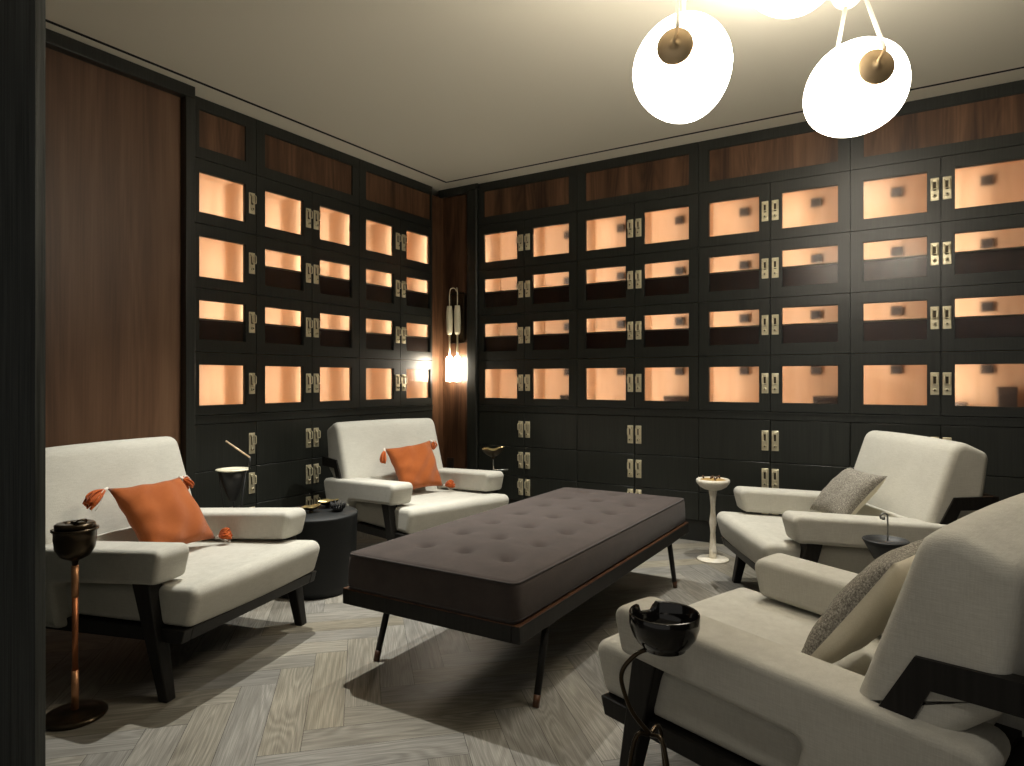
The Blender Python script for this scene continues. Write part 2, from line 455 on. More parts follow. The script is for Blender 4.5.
def cabinet(label, loc, rotz, x0, cols, transom, trays, vents, wall):
    """cols: list of (door x0, door x1, win x0, win x1, latch x). local x to the right, y into the wall."""
    c = thing('locker_cabinet', label, 'cabinet', loc, rotz, 'humidor locker cabinets')
    xa, xb = cols[0][0], cols[-1][1]
    # carcass: back, sides, shelves between rows (dark outside)
    bm = bmesh.new()
    add_box(bm, xa, xb, DEPTH + .012, DEPTH + .03, .14, H_CEIL)
    add_box(bm, xa, xa + .006, TH + .002, DEPTH + .012, .14, H_CEIL); add_box(bm, xb - .006, xb, TH + .002, DEPTH + .012, .14, H_CEIL)
    add_box(bm, xa, xb, TH + .002, DEPTH + .012, 2.316, 2.328); add_box(bm, xa, xb, TH + .002, DEPTH + .012, .14, .15)
    add_box(bm, xa, xb, TH + .002, DEPTH + .012, .866, .874)
    add_box(bm, xa, xb, -.004, TH, .828, .875)                                 # waist rail
    add_box(bm, xa, xb, -.010, TH, .866, .875)
    obj('carcass', bm, 'cab', c)
    bm = bmesh.new(); add_box(bm, xa, xb, .012, .05, 0, .14); obj('plinth', bm, 'plinth', c)
    # pale lining of every compartment
    bm = bmesh.new()
    for (d0, d1, w0, w1, lx) in cols:
        for (z0, z1, wz0, wz1) in ROWS:
            a, b, p, q = d0 + .008, d1 - .008, z0 + .006, z1 - .006
            y0, y1 = TH + .004, DEPTH
            add_box(bm, a, b, y1, y1 + .006, p, q); add_box(bm, a, a + .006, y0, y1, p, q); add_box(bm, b - .006, b, y0, y1, p, q)
            add_box(bm, a, b, y0, y1, p, p + .006); add_box(bm, a, b, y0, y1, q - .006, q)
    obj('lining', bm, 'cedar', c)
    if vents:
        for (d0, d1, w0, w1, lx) in cols:
            for (z0, z1, wz0, wz1) in ROWS:
                bm = bmesh.new(); xm = (d0 + d1) / 2; zc = z1 - .094
                add_rbox(bm, xm - .031, xm + .031, DEPTH - .022, DEPTH - .0005, zc - .028, zc + .028, .004)
                add_box(bm, xm - .022, xm + .022, DEPTH - .0235, DEPTH - .021, zc - .02, zc + .02, 0)
                obj('humidity_sensor', bm, 'vent', c)
    for (ci, ri) in trays:
        d0, d1 = cols[ci][:2]; z0 = ROWS[ri][0]
        bm = bmesh.new(); a, b, p, t = d0 + .018, d1 - .018, z0 + .014, z0 + .182
        y0, y1 = .026, .285
        add_box(bm, a, b, y0, y0 + .012, p, t); add_box(bm, a, b, y1 - .012, y1, p, t)
        add_box(bm, a, a + .012, y0, y1, p, t); add_box(bm, b - .012, b, y0, y1, p, t); add_box(bm, a, b, y0, y1, p, p + .01)
        add_box(bm, a, b, y0 - .001, y0 + .013, t, t + .011, 1); add_box(bm, a, b, y1 - .013, y1 + .001, t, t + .006, 1)
        obj('cedar_tray', bm, ['tray', 'traylip'], c)
    # transom panel
    t0, t1 = transom
    bm = frame_bm(xa, xb, 2.322, H_CEIL, t0, t1, 2.386, 2.598)
    tr = obj('transom_panel', bm, 'cab', c)
    bm = bmesh.new(); random.seed(int(abs(xa) * 100)); xx = t0
    add_box(bm, t0, t1, .008, .016, 2.386, 2.598)
    obj('walnut_inset', bm, 'walnut', tr)
    # doors
    for ci, (d0, d1, w0, w1, lx) in enumerate(cols):
        for (z0, z1, wz0, wz1) in ROWS:
            d = obj('door', frame_bm(d0, d1, z0, z1, w0, w1, wz0, wz1), 'cab', c)
            bm = bmesh.new(); add_box(bm, w0 + .002, w1 - .002, .010, .014, wz0 + .002, wz1 - .002)
            obj('glass_pane', bm, 'glass', d)
            latch(d, lx, (wz0 + wz1) / 2 + .008)
        for (z0, z1) in LOW:
            bm = bmesh.new(); add_rbox(bm, d0 + .0016, d1 - .0016, 0, TH, z0 + .002, z1 - .002, .0025, 2)
            d = obj('drawer', bm, 'cab', c)
            latch(d, lx, z1 - .131 if z1 > .6 else (z0 + z1) / 2 + .012)
    # warm upright strip light behind one stile of each compartment
    for ci, (d0, d1, w0, w1, lx) in enumerate(cols):
        for ri, (z0, z1, wz0, wz1) in enumerate(ROWS):
            L = bpy.data.lights.new('locker_strip', 'AREA'); L.shape = 'RECTANGLE'
            L.size = .012; L.size_y = (z1 - z0) - (.26 if ((ci, ri) in trays) else .09)
            L.color = (1.0, .85, .70); L.energy = LOCKER
            lo = bpy.data.objects.new('locker_strip', L); COL.objects.link(lo); lo.parent = c
            sx = d1 - .028 if wall == 'left' else d0 + .028
            lo.location = (sx, TH + .024, (z0 + z1) / 2 - .012 + (.085 if ((ci, ri) in trays) else 0))
            lo.rotation_euler = (R(90), 0, R(12 if wall == 'left' else -12))
    return c

LOCKER = 1.55
# left wall: local x = world y, rotate +90 deg
def col(d0, d1, w0, w1, side): return (d0, d1, w0, w1, (w1 + d1) / 2 + .002 if side == 'R' else (w0 + d0) / 2 - .002)
LW = R(90)
cabinet('narrow single-column locker cabinet on the left wall beside the walnut wall panel', (0, 0, 0), LW, 0,
        [col(-2.270, -1.822, -2.196, -1.895, 'R')], (-2.196, -1.895), [(0, 2)], False, 'left')
cabinet('two-door locker cabinet on the left wall, the middle one of its three', (0, 0, 0), LW, 0,
        [col(-1.822, -1.392, -1.759, -1.462, 'R'), col(-1.392, -.962, -1.324, -1.031, 'L')], (-1.759, -1.028),
        [(0, 1), (1, 1), (0, 2), (1, 2)], False, 'left')
cabinet('two-door locker cabinet on the left wall next to the lit corner sconce', (0, 0, 0), LW, 0,
        [col(-.962, -.525, -.893, -.597, 'R'), col(-.525, -.135, -.453, -.159, 'L')], (-.893, -.159),
        [(0, 1), (1, 1), (0, 2), (1, 2)], False, 'left')
bl = [('two-door locker cabinet on the back wall nearest the corner sconce', .370, .415, .735, .802, .868, 1.189, 1.256),
      ('two-door back wall locker cabinet, second from the corner, left of the pale floor ashtray', 1.256, 1.321, 1.642, 1.707, 1.772, 2.095, 2.160),
      ('two-door back wall locker cabinet directly behind the pale hourglass floor ashtray', 2.160, 2.224, 2.548, 2.613, 2.678, 3.002, 3.065),
      ('two-door back wall locker cabinet at the far right, behind the armchair with one grey cushion', 3.065, 3.130, 3.456, 3.518, 3.580, 3.905, 3.970)]
for lab, a, w0, w1, m_, w2, w3, b in bl:
    cabinet(lab, (0, 0, 0), 0, 0, [col(a, m_, w0, w1, 'R'), col(m_, b, w2, w3, 'L')], (w0 + .002, w3),
            [(0, 1), (1, 1), (0, 2), (1, 2)], True, 'back')
# dark boxes standing inside the bottom lockers
def locker_box(label, x, y, z, w, d, h, rz=0):
    bm = bmesh.new()
    add_rbox(bm, -w / 2, w / 2, -d / 2, d / 2, 0, h * .72, .003); add_rbox(bm, -w / 2 - .002, w / 2 + .002, -d / 2 - .002, d / 2 + .002, h * .72, h, .003)
    tag(obj('cigar_box', bm, 'cigarbox', None, (x, y, z), rz), label, 'box', 'boxes inside the lockers')
zb = .877 + .013
locker_box('dark blurred box behind bottom-row glass nearest the corner on the back wall', 1.10, .2, zb, .13, .1, .07)
locker_box('dark blurred box behind bottom-row glass in the second back wall cabinet', 1.95, .2, zb, .17, .1, .075)
locker_box('dark blurred box behind bottom-row glass above the pale ashtray', 2.91, .2, zb, .14, .1, .085)
locker_box('tall dark box in the bottom-row locker at the right edge', 3.83, .2, zb, .085, .1, .15)
locker_box('low dark box beside the tall one in the right edge bottom locker', 3.60, .2, zb, .09, .1, .06)

# wall socket in the niche
s = tag(obj('wall_socket', (lambda b: (add_rbox(b, -.035, .035, -.008, 0, -.055, .055, .003), b)[1])(bmesh.new()), 'plate', None, (.082, .003, .375)),
        'small dark brown socket plate on the walnut corner niche', 'socket')
bm = bmesh.new(); add_rbox(bm, -.012, .012, -.0095, -.007, -.026, .026, .002); obj('insert', bm, 'plate_hole', s)

# corner sconce
sc = thing('wall_sconce', 'twin-tube wall sconce with bone sleeves glowing in the walnut corner', 'lamp', (.158, .002, 1.40))
bm = bmesh.new(); add_rbox(bm, -.075, .085, -.018, 0, -.02, .40, .03, 4); obj('backplate', bm, 'bronze', sc)
for dx in (-.040, .041):
    bm = bmesh.new(); add_lathe(bm, [(.017, -.12), (.024, -.10), (.028, -.02), (.027, .07), (.021, .115)], 24, (dx, -.062, .17)); obj('bone_sleeve', bm, 'bone', sc)
    bm = bmesh.new(); add_lathe(bm, [(.012, -.335), (.026, -.33), (.0265, -.15), (.022, -.135), (.010, -.13)], 24, (dx, -.062, 0)); obj('glass_tube', bm, 'tube', sc)
    bm = bmesh.new(); add_tube(bm, [(dx, -.062, .06), (dx, -.062, -.14)], .0085, 10); obj('rod', bm, 'brass', sc)
    bm = bmesh.new()
    add_tube(bm, smooth_path([(dx, -.062, .28), (dx, -.062, .38), (dx * .8, -.055, .425), (dx * .25, -.03, .43), (0, -.005, .39)], 5), .0042, 8)
    obj('hook', bm, 'brass', sc)

# ------------------------------------------------------------------ soft shapes
def round_poly(pts, rad, seg=5):
    out = []; n = len(pts)
    rs = rad if isinstance(rad, (list, tuple)) else [rad] * n
    for i in range(n):
        p = Vector(pts[i]); a = Vector(pts[i - 1]) - p; b = Vector(pts[(i + 1) % n]) - p
        la, lb = a.length, b.length; a.normalize(); b.normalize()
        ang = a.angle(b); r = rs[i]
        if r <= 0: out.append(p); continue
        d = min(r / math.tan(ang / 2), la * .45, lb * .45); r2 = d * math.tan(ang / 2)
        c = p + (a + b).normalized() * (r2 / math.sin(ang / 2))
        s0 = p + a * d - c; s1 = p + b * d - c
        a0 = math.atan2(s0.y, s0.x); a1 = math.atan2(s1.y, s1.x)
        da = (a1 - a0 + PI) % (2 * PI) - PI
        for k in range(seg + 1):
            t = a0 + da * k / seg; out.append(c + Vector((math.cos(t), math.sin(t))) * r2)
    return out

def resample(poly, step):
    out = []; n = len(poly)
    for i in range(n):
        a, b = poly[i], poly[(i + 1) % n]; k = max(1, int((b - a).length / step))
        for j in range(k): out.append(a.lerp(b, j / k))
    return out

def soft_prism(bm, pts, s0, s1, r=.02, rad=.03, bulge=.0, puff=.0, seg=5, nmid=8, mi=0, step=.05, noise=0):
    """cushion: profile in (x,z) swept from y=s0 to y=s1 with rounded ends, crowned faces."""
    area = sum(pts[i][0] * pts[(i + 1) % len(pts)][1] - pts[(i + 1) % len(pts)][0] * pts[i][1] for i in range(len(pts)))
    if area < 0:
        pts = pts[::-1]
        if isinstance(rad, (list, tuple)): rad = rad[::-1]
    poly = resample(round_poly(pts, rad, seg), step); n = len(poly)
    nor = []
    for i in range(n):
        t = (poly[(i + 1) % n] - poly[i - 1]).normalized(); nor.append(Vector((t.y, -t.x)))
    mid = (s0 + s1) / 2; half = (s1 - s0) / 2; rings = []
    st = []
    for k in range(seg + 1):
        a = PI / 2 * k / seg; st.append((s0 + r * (1 - math.sin(a)), -r * (1 - math.cos(a))))
    st = [(s0 + r * (1 - math.cos(PI / 2 * k / seg)), -r * (1 - math.sin(PI / 2 * k / seg))) for k in range(seg + 1)]
    inner = [(s0 + r + (s1 - s0 - 2 * r) * k / nmid, 0) for k in range(1, nmid)]
    st = st + inner + [(s0 + s1 - y, o) for y, o in st[::-1]]
    for (y, off) in st:
        tt = (y - mid) / half; cr = bulge * max(0, 1 - tt * tt)
        rings.append([bm.verts.new((p.x + q.x * (off + cr), y, p.y + q.y * (off + cr))) for p, q in zip(poly, nor)])
    for i in range(len(rings) - 1):
        for k in range(n):
            f = bm.faces.new((rings[i][k], rings[i][(k + 1) % n], rings[i + 1][(k + 1) % n], rings[i + 1][k])); f.smooth = True; f.material_index = mi
    for ring in (rings[0][::-1], rings[-1]):
        f = bm.faces.new(ring); f.material_index = mi; f.smooth = False

def seam(bm, pts3, r=.003, mi=0): add_tube(bm, pts3, r, 6, mi)

# ------------------------------------------------------------------ armchairs
def make_chair(label, loc, rot):
    t = thing('lounge_armchair', label, 'armchair', loc, rot, 'ivory lounge armchairs')
    # local +x = forward, y = left
    bm = bmesh.new()
    soft_prism(bm, [(.178, .385), (.134, .244), (-.52, .232), (-.52, .345)], -.362, .362, .026, [.035, .03, .02, .02], .007)
    obj('seat_cushion', bm, 'linen', t)
    bm = bmesh.new()
    soft_prism(bm, [(-.502, .440), (-.638, .832), (-.780, .764), (-.748, .52), (-.66, .440)], -.374, .374, .030, [.02, .055, .035, .03, .03], .006)
    soft_prism(bm, [(-.42, .325), (-.49, .47), (-.66, .47), (-.60, .25), (-.47, .25)], -.262, .262, .015, .02, 0)
    obj('back_cushion', bm, 'linen', t)
    for s in (-1, 1):
        a, b = sorted((s * .266, s * .410))
        bm = bmesh.new()
        soft_prism(bm, [(.066, .510), (.036, .394), (-.428, .362), (-.39, .20), (-.665, .20), (-.750, .460)], a, b, .018,
                   [.028, .02, .02, .012, .02, .03], .003, step=.06)
        obj('upholstered_arm', bm, 'linen', t)
        # front leg
        y0, y1 = sorted((s * .338, s * .402)); f0, f1 = sorted((s * .348, s * .388))
        bm = bmesh.new()
        add_hexa(bm, [(.034, f0, 0), (.072, f0, 0), (.072, f1, 0), (.034, f1, 0)], [(-.070, y0, .40), (.002, y0, .40), (.002, y1, .40), (-.070, y1, .40)], 0, .005)
        obj('leg', bm, 'frame', t)
        bm = bmesh.new()
        add_hexa(bm, [(-.74, f0, 0), (-.698, f0, 0), (-.698, f1, 0), (-.74, f1, 0)], [(-.66, y0, .235), (-.59, y0, .235), (-.59, y1, .235), (-.66, y1, .235)], 0, .005)
        obj('leg', bm, 'frame', t)
        # side bracket that climbs from the arm to the back rail
        y0, y1 = sorted((s * .348, s * .384))
        bm = bmesh.new(); pr = [(-.552, .455), (-.621, .583), (-.80, .590), (-.80, .534), (-.646, .530), (-.612, .455)]
        vb = [bm.verts.new((x, y0, z)) for x, z in pr]; vt = [bm.verts.new((x, y1, z)) for x, z in pr]
        bm.faces.new(vb[::-1]); bm.faces.new(vt)
        for i in range(len(pr)): bm.faces.new((vb[i], vb[(i + 1) % 6], vt[(i + 1) % 6], vt[i]))
        obj('back_bracket', bm, 'frame', t)
    bm = bmesh.new()
    add_rbox(bm, -.806, -.772, -.384, .384, .534, .590, .004)
    obj('back_rail', bm, 'frame', t)
    bm = bmesh.new()
    for s in (-1, 1):
        y0, y1 = sorted((s * .336, s * .374))
        add_hexa(bm, [(-.70, y0, .172), (.118, y0, .196), (.118, y1, .196), (-.70, y1, .172)], [(-.70, y0, .222), (.132, y0, .243), (.132, y1, .243), (-.70, y1, .222)], 0, .004)
    add_hexa(bm, [(.085, -.336, .197), (.118, -.336, .197), (.118, .336, .197), (.085, .336, .197)], [(.098, -.336, .243), (.132, -.336, .243), (.132, .336, .243), (.098, .336, .243)], 0, .004)
    add_box(bm, -.68, -.64, -.336, .336, .176, .222)
    add_box(bm, -.64, .09, -.336, .336, .222, .236)
    obj('seat_frame', bm, 'frame', t)
    return t
CHP = [(1.165, -2.805, 14.2), (1.061, -1.313, -15.2), (2.83, -1.069, 211.2), (2.975, -2.49, 163.0)]
ch1 = make_chair('ivory armchair with a rust cushion, behind the copper floor ashtray near the dark doorway', (1.165, -2.805, 0), R(14.2))
dup(ch1, 'ivory armchair with a rust cushion, between the black drum table and the corner sconce', (1.061, -1.313, 0), R(-15.2))
dup(ch1, 'ivory armchair with one grey cushion, beside the pale hourglass floor ashtray', (2.83, -1.069, 0), R(211.2))
dup(ch1, 'large ivory armchair cropped by the picture edge, behind the black bowl on a bent stand', (2.975, -2.49, 0), R(163.0))
def CW(c, x, s, z):
    px, py, yw = CHP[c]; a = R(yw)
    return Vector((px + x * math.cos(a) - s * math.sin(a), py + x * math.sin(a) + s * math.cos(a), z))

# ------------------------------------------------------------------ throw pillows
def pillow(name, label, quad, thick, mats, tassels=(), knot=None, wr=0, seedv=1, sag=.05):
    """quad: world TL, TR, BR, BL corners of the pillow's mid-plane, front faces away from the back"""
    TL, TR, BR, BL = [Vector(p) for p in quad]
    c = (TL + TR + BR + BL) / 4
    nrm = (TR - BL).cross(TL - BR).normalized()
    rnd = random.Random(seedv); ph = [rnd.uniform(0, 6) for _ in range(6)]
    bm = bmesh.new(); n = 22; grid = {}
    for side in (0, 1):
        for i in range(n + 1):
            for j in range(n + 1):
                u, v = i / n, j / n
                edge = i in (0, n) or j in (0, n)
                if side and edge: grid[(1, i, j)] = grid[(0, i, j)]; continue
                U, V = 2 * u - 1, 2 * v - 1
                # concave sides between pulled corners
                pu = u + sag * (-(U)) * (1 - V * V) * abs(U) ** 3 * .9
                pv = v + sag * (-(V)) * (1 - U * U) * abs(V) ** 3 * .9
                p = (TL * (1 - pu) + TR * pu) * (1 - pv) + (BL * (1 - pu) + BR * pu) * pv
                h = thick * (max(0, 1 - U * U) ** .42) * (max(0, 1 - V * V) ** .42)
                k = (1 - U * U) * (1 - V * V)
                h += wr * k ** .35 * (math.sin(9 * U + 5 * V + ph[0] + 1.5 * math.sin(3 * V + ph[1])) * .5 + .5 * math.sin(4 * V - 11 * U * V + ph[2]) + .6 * math.sin(14 * math.hypot(U + 1, V + 1) * (.7 + .3 * V) + ph[3]) * max(0, .8 - math.hypot(U + 1, V + .9)))
                grid[(side, i, j)] = bm.verts.new(p + nrm * (h if side == 0 else -h * .85) - c)
    for side in (0, 1):
        for i in range(n):
            for j in range(n):
                q = [grid[(side, i, j)], grid[(side, i + 1, j)], grid[(side, i + 1, j + 1)], grid[(side, i, j + 1)]]
                f = bm.faces.new(q if side else q[::-1]); f.smooth = True; f.material_index = side if len(mats) > 1 else 0
    o = obj(name, bm, mats, None, c)
    tag(o, label, 'cushion', 'throw cushions on the armchairs')
    for (corner, d, length) in tassels:
        p = {'TL': TL, 'TR': TR, 'BR': BR, 'BL': BL}[corner] - c
        d = Vector(d).normalized(); bm = bmesh.new()
        up = Vector((0, 0, 1)) if abs(d.z) < .8 else Vector((1, 0, 0))
        e1 = d.cross(up).normalized(); e2 = d.cross(e1)
        add_tube(bm, [p - d * .004, p + d * .012, p + d * .022], [.004, .009, .008], 8, 1)
        for k in range(26):
            a = rnd.uniform(0, 2 * PI); sp = rnd.uniform(.2, 1)
            q = (e1 * math.cos(a) + e2 * math.sin(a))
            pts = [p + d * .018 + q * .004, p + d * (.018 + length * .35) + q * .020 * sp, p + d * (.018 + length * .75) + q * .026 * sp - Vector((0, 0, .004)), p + d * (.018 + length * rnd.uniform(.85, 1.05)) + q * .020 * sp - Vector((0, 0, .012))]
            add_tube(bm, smooth_path(pts, 3), .0042, 6, 0)
        for k in range(5):
            a = rnd.uniform(0, 2 * PI); q = (e1 * math.cos(a) + e2 * math.sin(a))
            add_tube(bm, smooth_path([p + d * .02, p + d * length * .5 + q * .022, p + d * length * 1.05 + q * .026 - Vector((0, 0, .02))], 3), .0016, 5, 1)
        obj('tassel', bm, ['orange_dark', 'white_yarn'], o)
    return o
PILLOWS_HERE = True
def q4(c, *L): return [CW(c, *p) for p in L]
def dirw(c, x, s, z):
    a = R(CHP[c][2]); return Vector((x * math.cos(a) - s * math.sin(a), x * math.sin(a) + s * math.cos(a), z))
pillow('throw_pillow', 'rust orange tasselled cushion on the armchair nearest the copper floor ashtray',
       q4(0, (-.455, -.160, .655), (-.450, .195, .650), (-.262, .206, .393), (-.262, -.140, .390)), .062, ['orange'],
       [('TL', dirw(0, .15, -1, -.42), .080), ('TR', dirw(0, .0, .8, -.5), .055), ('BR', dirw(0, 1, .28, .50), .052)], wr=.009, seedv=3)
pillow('throw_pillow', 'rust orange tasselled cushion on the armchair beside the corner sconce',
       q4(1, (-.445, -.145, .650), (-.455, .210, .680), (-.285, .190, .400), (-.277, -.120, .394)), .060, ['orange'],
       [('TL', dirw(1, .25, -.25, -1), .06), ('TR', dirw(1, -.1, .7, -.8), .035), ('BR', dirw(1, .9, .42, .38), .058)], wr=.009, seedv=8)
pillow('throw_pillow', 'speckled grey cushion with cream back on the armchair by the pale floor ashtray',
       q4(2, (-.455, -.175, .640), (-.455, .175, .645), (-.290, .105, .412), (-.290, -.258, .410)), .060, ['tweed', 'cream'], wr=.003, seedv=5)
pillow('throw_pillow', 'speckled grey cushion with cream back on the cropped armchair behind the black bowl',
       q4(3, (-.518, -.170, .703), (-.518, .190, .693), (-.318, .228, .404), (-.318, -.150, .398)), .060, ['tweed', 'cream'], wr=.003, seedv=6)

# ------------------------------------------------------------------ tufted bench
def make_bench():
    t = thing('daybed_bench', 'long taupe tufted bench on thin black legs in the middle of the room', 'bench', (2.014, -1.7925, 0), R(1.06))
    W, L = .753, 1.783; hw, hl = W / 2, L / 2
    bm = bmesh.new()
    for q in ((-hw, -hw + .03, -hl, hl), (hw - .03, hw, -hl, hl), (-hw + .03, hw - .03, -hl, -hl + .03), (-hw + .03, hw - .03, hl - .03, hl)):
        add_rbox(bm, q[0], q[1], q[2], q[3], .258, .312, .003)
    add_box(bm, -hw + .02, hw - .02, -hl + .02, hl - .02, .285, .305)
    obj('frame', bm, 'frame', t)
    bm = bmesh.new()
    for q in ((-hw + .001, -hw + .03, -hl + .001, hl - .001), (hw - .03, hw - .001, -hl + .001, hl - .001), (-hw + .03, hw - .03, -hl + .001, -hl + .03), (-hw + .03, hw - .03, hl - .03, hl - .001)):
        add_box(bm, q[0], q[1], q[2], q[3], .312, .3155)
    obj('top_edging', bm, 'bench_wood', t)
    # mattress: grid with tufts
    mw, ml, z0, z1 = .358, .882, .316, .445
    ox = -.045
    rows = [-.660 + .233 * i for i in range(7)]; cols = [-.168, .010, .190]
    nx, ny = 64, 150; bm = bmesh.new()
    def prof(d, r):  # rounded drop near edge
        return 0 if d >= r else r - math.sqrt(max(0, r * r - (r - d) ** 2))
    top = {}
    for i in range(nx + 1):
        for j in range(ny + 1):
            x = -mw + 2 * mw * i / nx; y = -ml + 2 * ml * j / ny
            dx, dy = mw - abs(x), ml - abs(y)
            z = z1 + .020 * (1 - (x / mw) ** 2) ** .8 * (1 - (y / ml) ** 8)
            z -= prof(min(dx, dy), .010) * .6
            # round plan corners
            cr = .024
            if dx < cr and dy < cr:
                vx, vy = cr - dx, cr - dy; l = math.hypot(vx, vy)
                m = max(vx, vy)
                if l > 1e-6:
                    k = m / l
                    x = math.copysign(mw - cr + vx * k, x); y = math.copysign(ml - cr + vy * k, y)
            for cx in cols:
                for cy in rows:
                    d2 = (x - cx) ** 2 + (y - cy) ** 2
                    if d2 < .04: z -= .026 * math.exp(-d2 / (2 * .018 ** 2)) + .012 * math.exp(-d2 / (2 * .05 ** 2))
            top[i, j] = bm.verts.new((x, y, z))
    for i in range(nx):
        for j in range(ny):
            bm.faces.new((top[i, j], top[i + 1, j], top[i + 1, j + 1], top[i, j + 1])).smooth = True
    per = [top[i, 0] for i in range(nx)] + [top[nx, j] for j in range(ny)] + [top[i, ny] for i in range(nx, 0, -1)] + [top[0, j] for j in range(ny, 0, -1)]
    levels = [(.006, z1 - .02), (.009, (z0 + z1) / 2), (.010, z0 + .018), (.004, z0)]
    prev = per
    perpos = [v.co.copy() for v in per]
    for off, z in levels:
        ring = []
        for p in perpos:
            d = Vector((p.x / mw, p.y / ml, 0)); q = Vector((math.copysign(max(0, abs(p.x) - mw + .05), p.x), math.copysign(max(0, abs(p.y) - ml + .05), p.y), 0))
            q = q.normalized() if q.length > 1e-6 else d.normalized()
            ring.append(bm.verts.new((p.x + q.x * off, p.y + q.y * off, z)))
        n = len(per)
        for k in range(n): bm.faces.new((prev[k], prev[(k + 1) % n], ring[(k + 1) % n], ring[k])).smooth = True
        prev = ring
    bm.faces.new(prev)
    mt = obj('mattress', bm, 'taupe', t)
    bm = bmesh.new()
    loop = [p + Vector((0, 0, .001)) for p in perpos[::2]]; add_tube(bm, loop + [loop[0]], .0038, 6)
    lo2 = [Vector((p.x, p.y, z0 + .012)) + Vector((math.copysign(.006, p.x) if abs(p.x) > mw - .05 else 0, math.copysign(.006, p.y) if abs(p.y) > ml - .05 else 0, 0)) for p in perpos[::2]]
    add_tube(bm, lo2 + [lo2[0]], .0035, 6)
    obj('piping', bm, 'piping', mt)
    for cx in cols:
        for cy in rows:
            z = z1 + .020 * (1 - (cx / mw) ** 2) ** .8 * (1 - (cy / ml) ** 8) - .038
            bm = bmesh.new(); add_lathe(bm, [(.002, -.004), (.013, -.004), (.013, .001), (.010, .005), (.004, .007), (.0008, .0072)], 14, (0, 0, 0))
            obj('tuft_button', bm, 'taupe', mt, (cx, cy, z))
    for sy in (-1, 1):
        for sx in (-1, 1):
            bm = bmesh.new()
            a = Vector((sx * .345, sy * .655, .262)); b = Vector((sx * .350, sy * .742, 0)); k = a.lerp(b, .86)
            add_tube(bm, [a, k], [.0135, .0118], 14)
            lg = obj('leg', bm, 'frame', t)
            bm = bmesh.new(); add_tube(bm, [k, b], [.0125, .0115], 14); obj('leg_tip', bm, 'bench_wood', lg)
        bm = bmesh.new(); add_tube(bm, [(-.345, sy * .664, .235), (.345, sy * .664, .235)], .009, 10)
        add_box(bm, -.36, -.33, sy * .655 - .03, sy * .655 + .03, .245, .262); add_box(bm, .33, .36, sy * .655 - .03, sy * .655 + .03, .245, .262)
        obj('cross_bar', bm, 'frame', t)
make_bench()

# ------------------------------------------------------------------ small tables and ashtrays
TBL = (.777, -2.05)
bm = bmesh.new(); add_lathe(bm, [(.190, 0), (.198, .004), (.205, .05), (.215, .375), (.217, .386), (.213, .393), (.001, .393)], 64)
dt = tag(obj('drum_table', bm, 'drum', None, (*TBL, 0)), 'round black drum side table between the two armchairs with rust cushions', 'table')
def leaf_dish(name, label, p, L, rz, deep=.26):
    bm = bmesh.new(); n = 20; g = {}
    for sd, dz in ((0, 0), (1, .003)):
        for i in range(n + 1):
            for j in range(7):
                u = 2 * i / n - 1; v = 2 * j / 6 - 1
                w = .40 * L * (1 - abs(u) ** 2.2) ** .7 + .002
                r2 = min(1, (u * u * .9 + v * v * .8))
                z = deep * L * r2 * .85 + .05 * L * u * abs(u) + dz + .01
                g[sd, i, j] = bm.verts.new((u * L / 2, v * w * .9, z))
    for i in range(n):
        for j in range(6):
            bm.faces.new((g[1, i, j], g[1, i + 1, j], g[1, i + 1, j + 1], g[1, i, j + 1])).smooth = True
            f = bm.faces.new((g[0, i, j], g[0, i, j + 1], g[0, i + 1, j + 1], g[0, i + 1, j])); f.smooth = True; f.material_index = 1
    rim = [(i, 0) for i in range(n)] + [(n, j) for j in range(6)] + [(i, 6) for i in range(n, 0, -1)] + [(0, j) for j in range(6, 0, -1)]
    for k in range(len(rim)):
        a, b = rim[k], rim[(k + 1) % len(rim)]; bm.faces.new((g[0, a[0], a[1]], g[1, a[0], a[1]], g[1, b[0], b[1]], g[0, b[0], b[1]]))
    add_lathe(bm, [(.012, 0), (.014, .004), (.008, .012)], 16, (0, 0, 0), 1)
    o = obj(name, bm, ['gold', 'brass_dark'], None, p, rz)
    return o
tag(leaf_dish('leaf_dish', '', (.735, -1.925, .393), .125, R(20)), 'gold leaf-shaped dish at the back of the black drum table', 'dish', 'gold dishes on the drum table')
tag(leaf_dish('leaf_dish', '', (.765, -2.065, .393), .10, R(60)), 'gold leaf-shaped dish on the drum table beside the armchair arm', 'dish', 'gold dishes on the drum table')
# spiky black bowl
bm = bmesh.new(); add_lathe(bm, [(.020, 0), (.026, .004), (.034, .022), (.031, .023), (.022, .008), (.002, .006)], 24)
for k in range(16):
    a = 2 * PI * k / 16; c_, s_ = math.cos(a), math.sin(a)
    add_tube(bm, [(c_ * .031, s_ * .031, .018), (c_ * .036, s_ * .036, .033), (c_ * .039, s_ * .039, .044 + .006 * (k % 2))], [.0052, .0042, .0015], 6)
tag(obj('spiky_bowl', bm, 'matt_black', None, (.858, -1.968, .393)), 'little black spiky bowl on the drum side table', 'bowl')

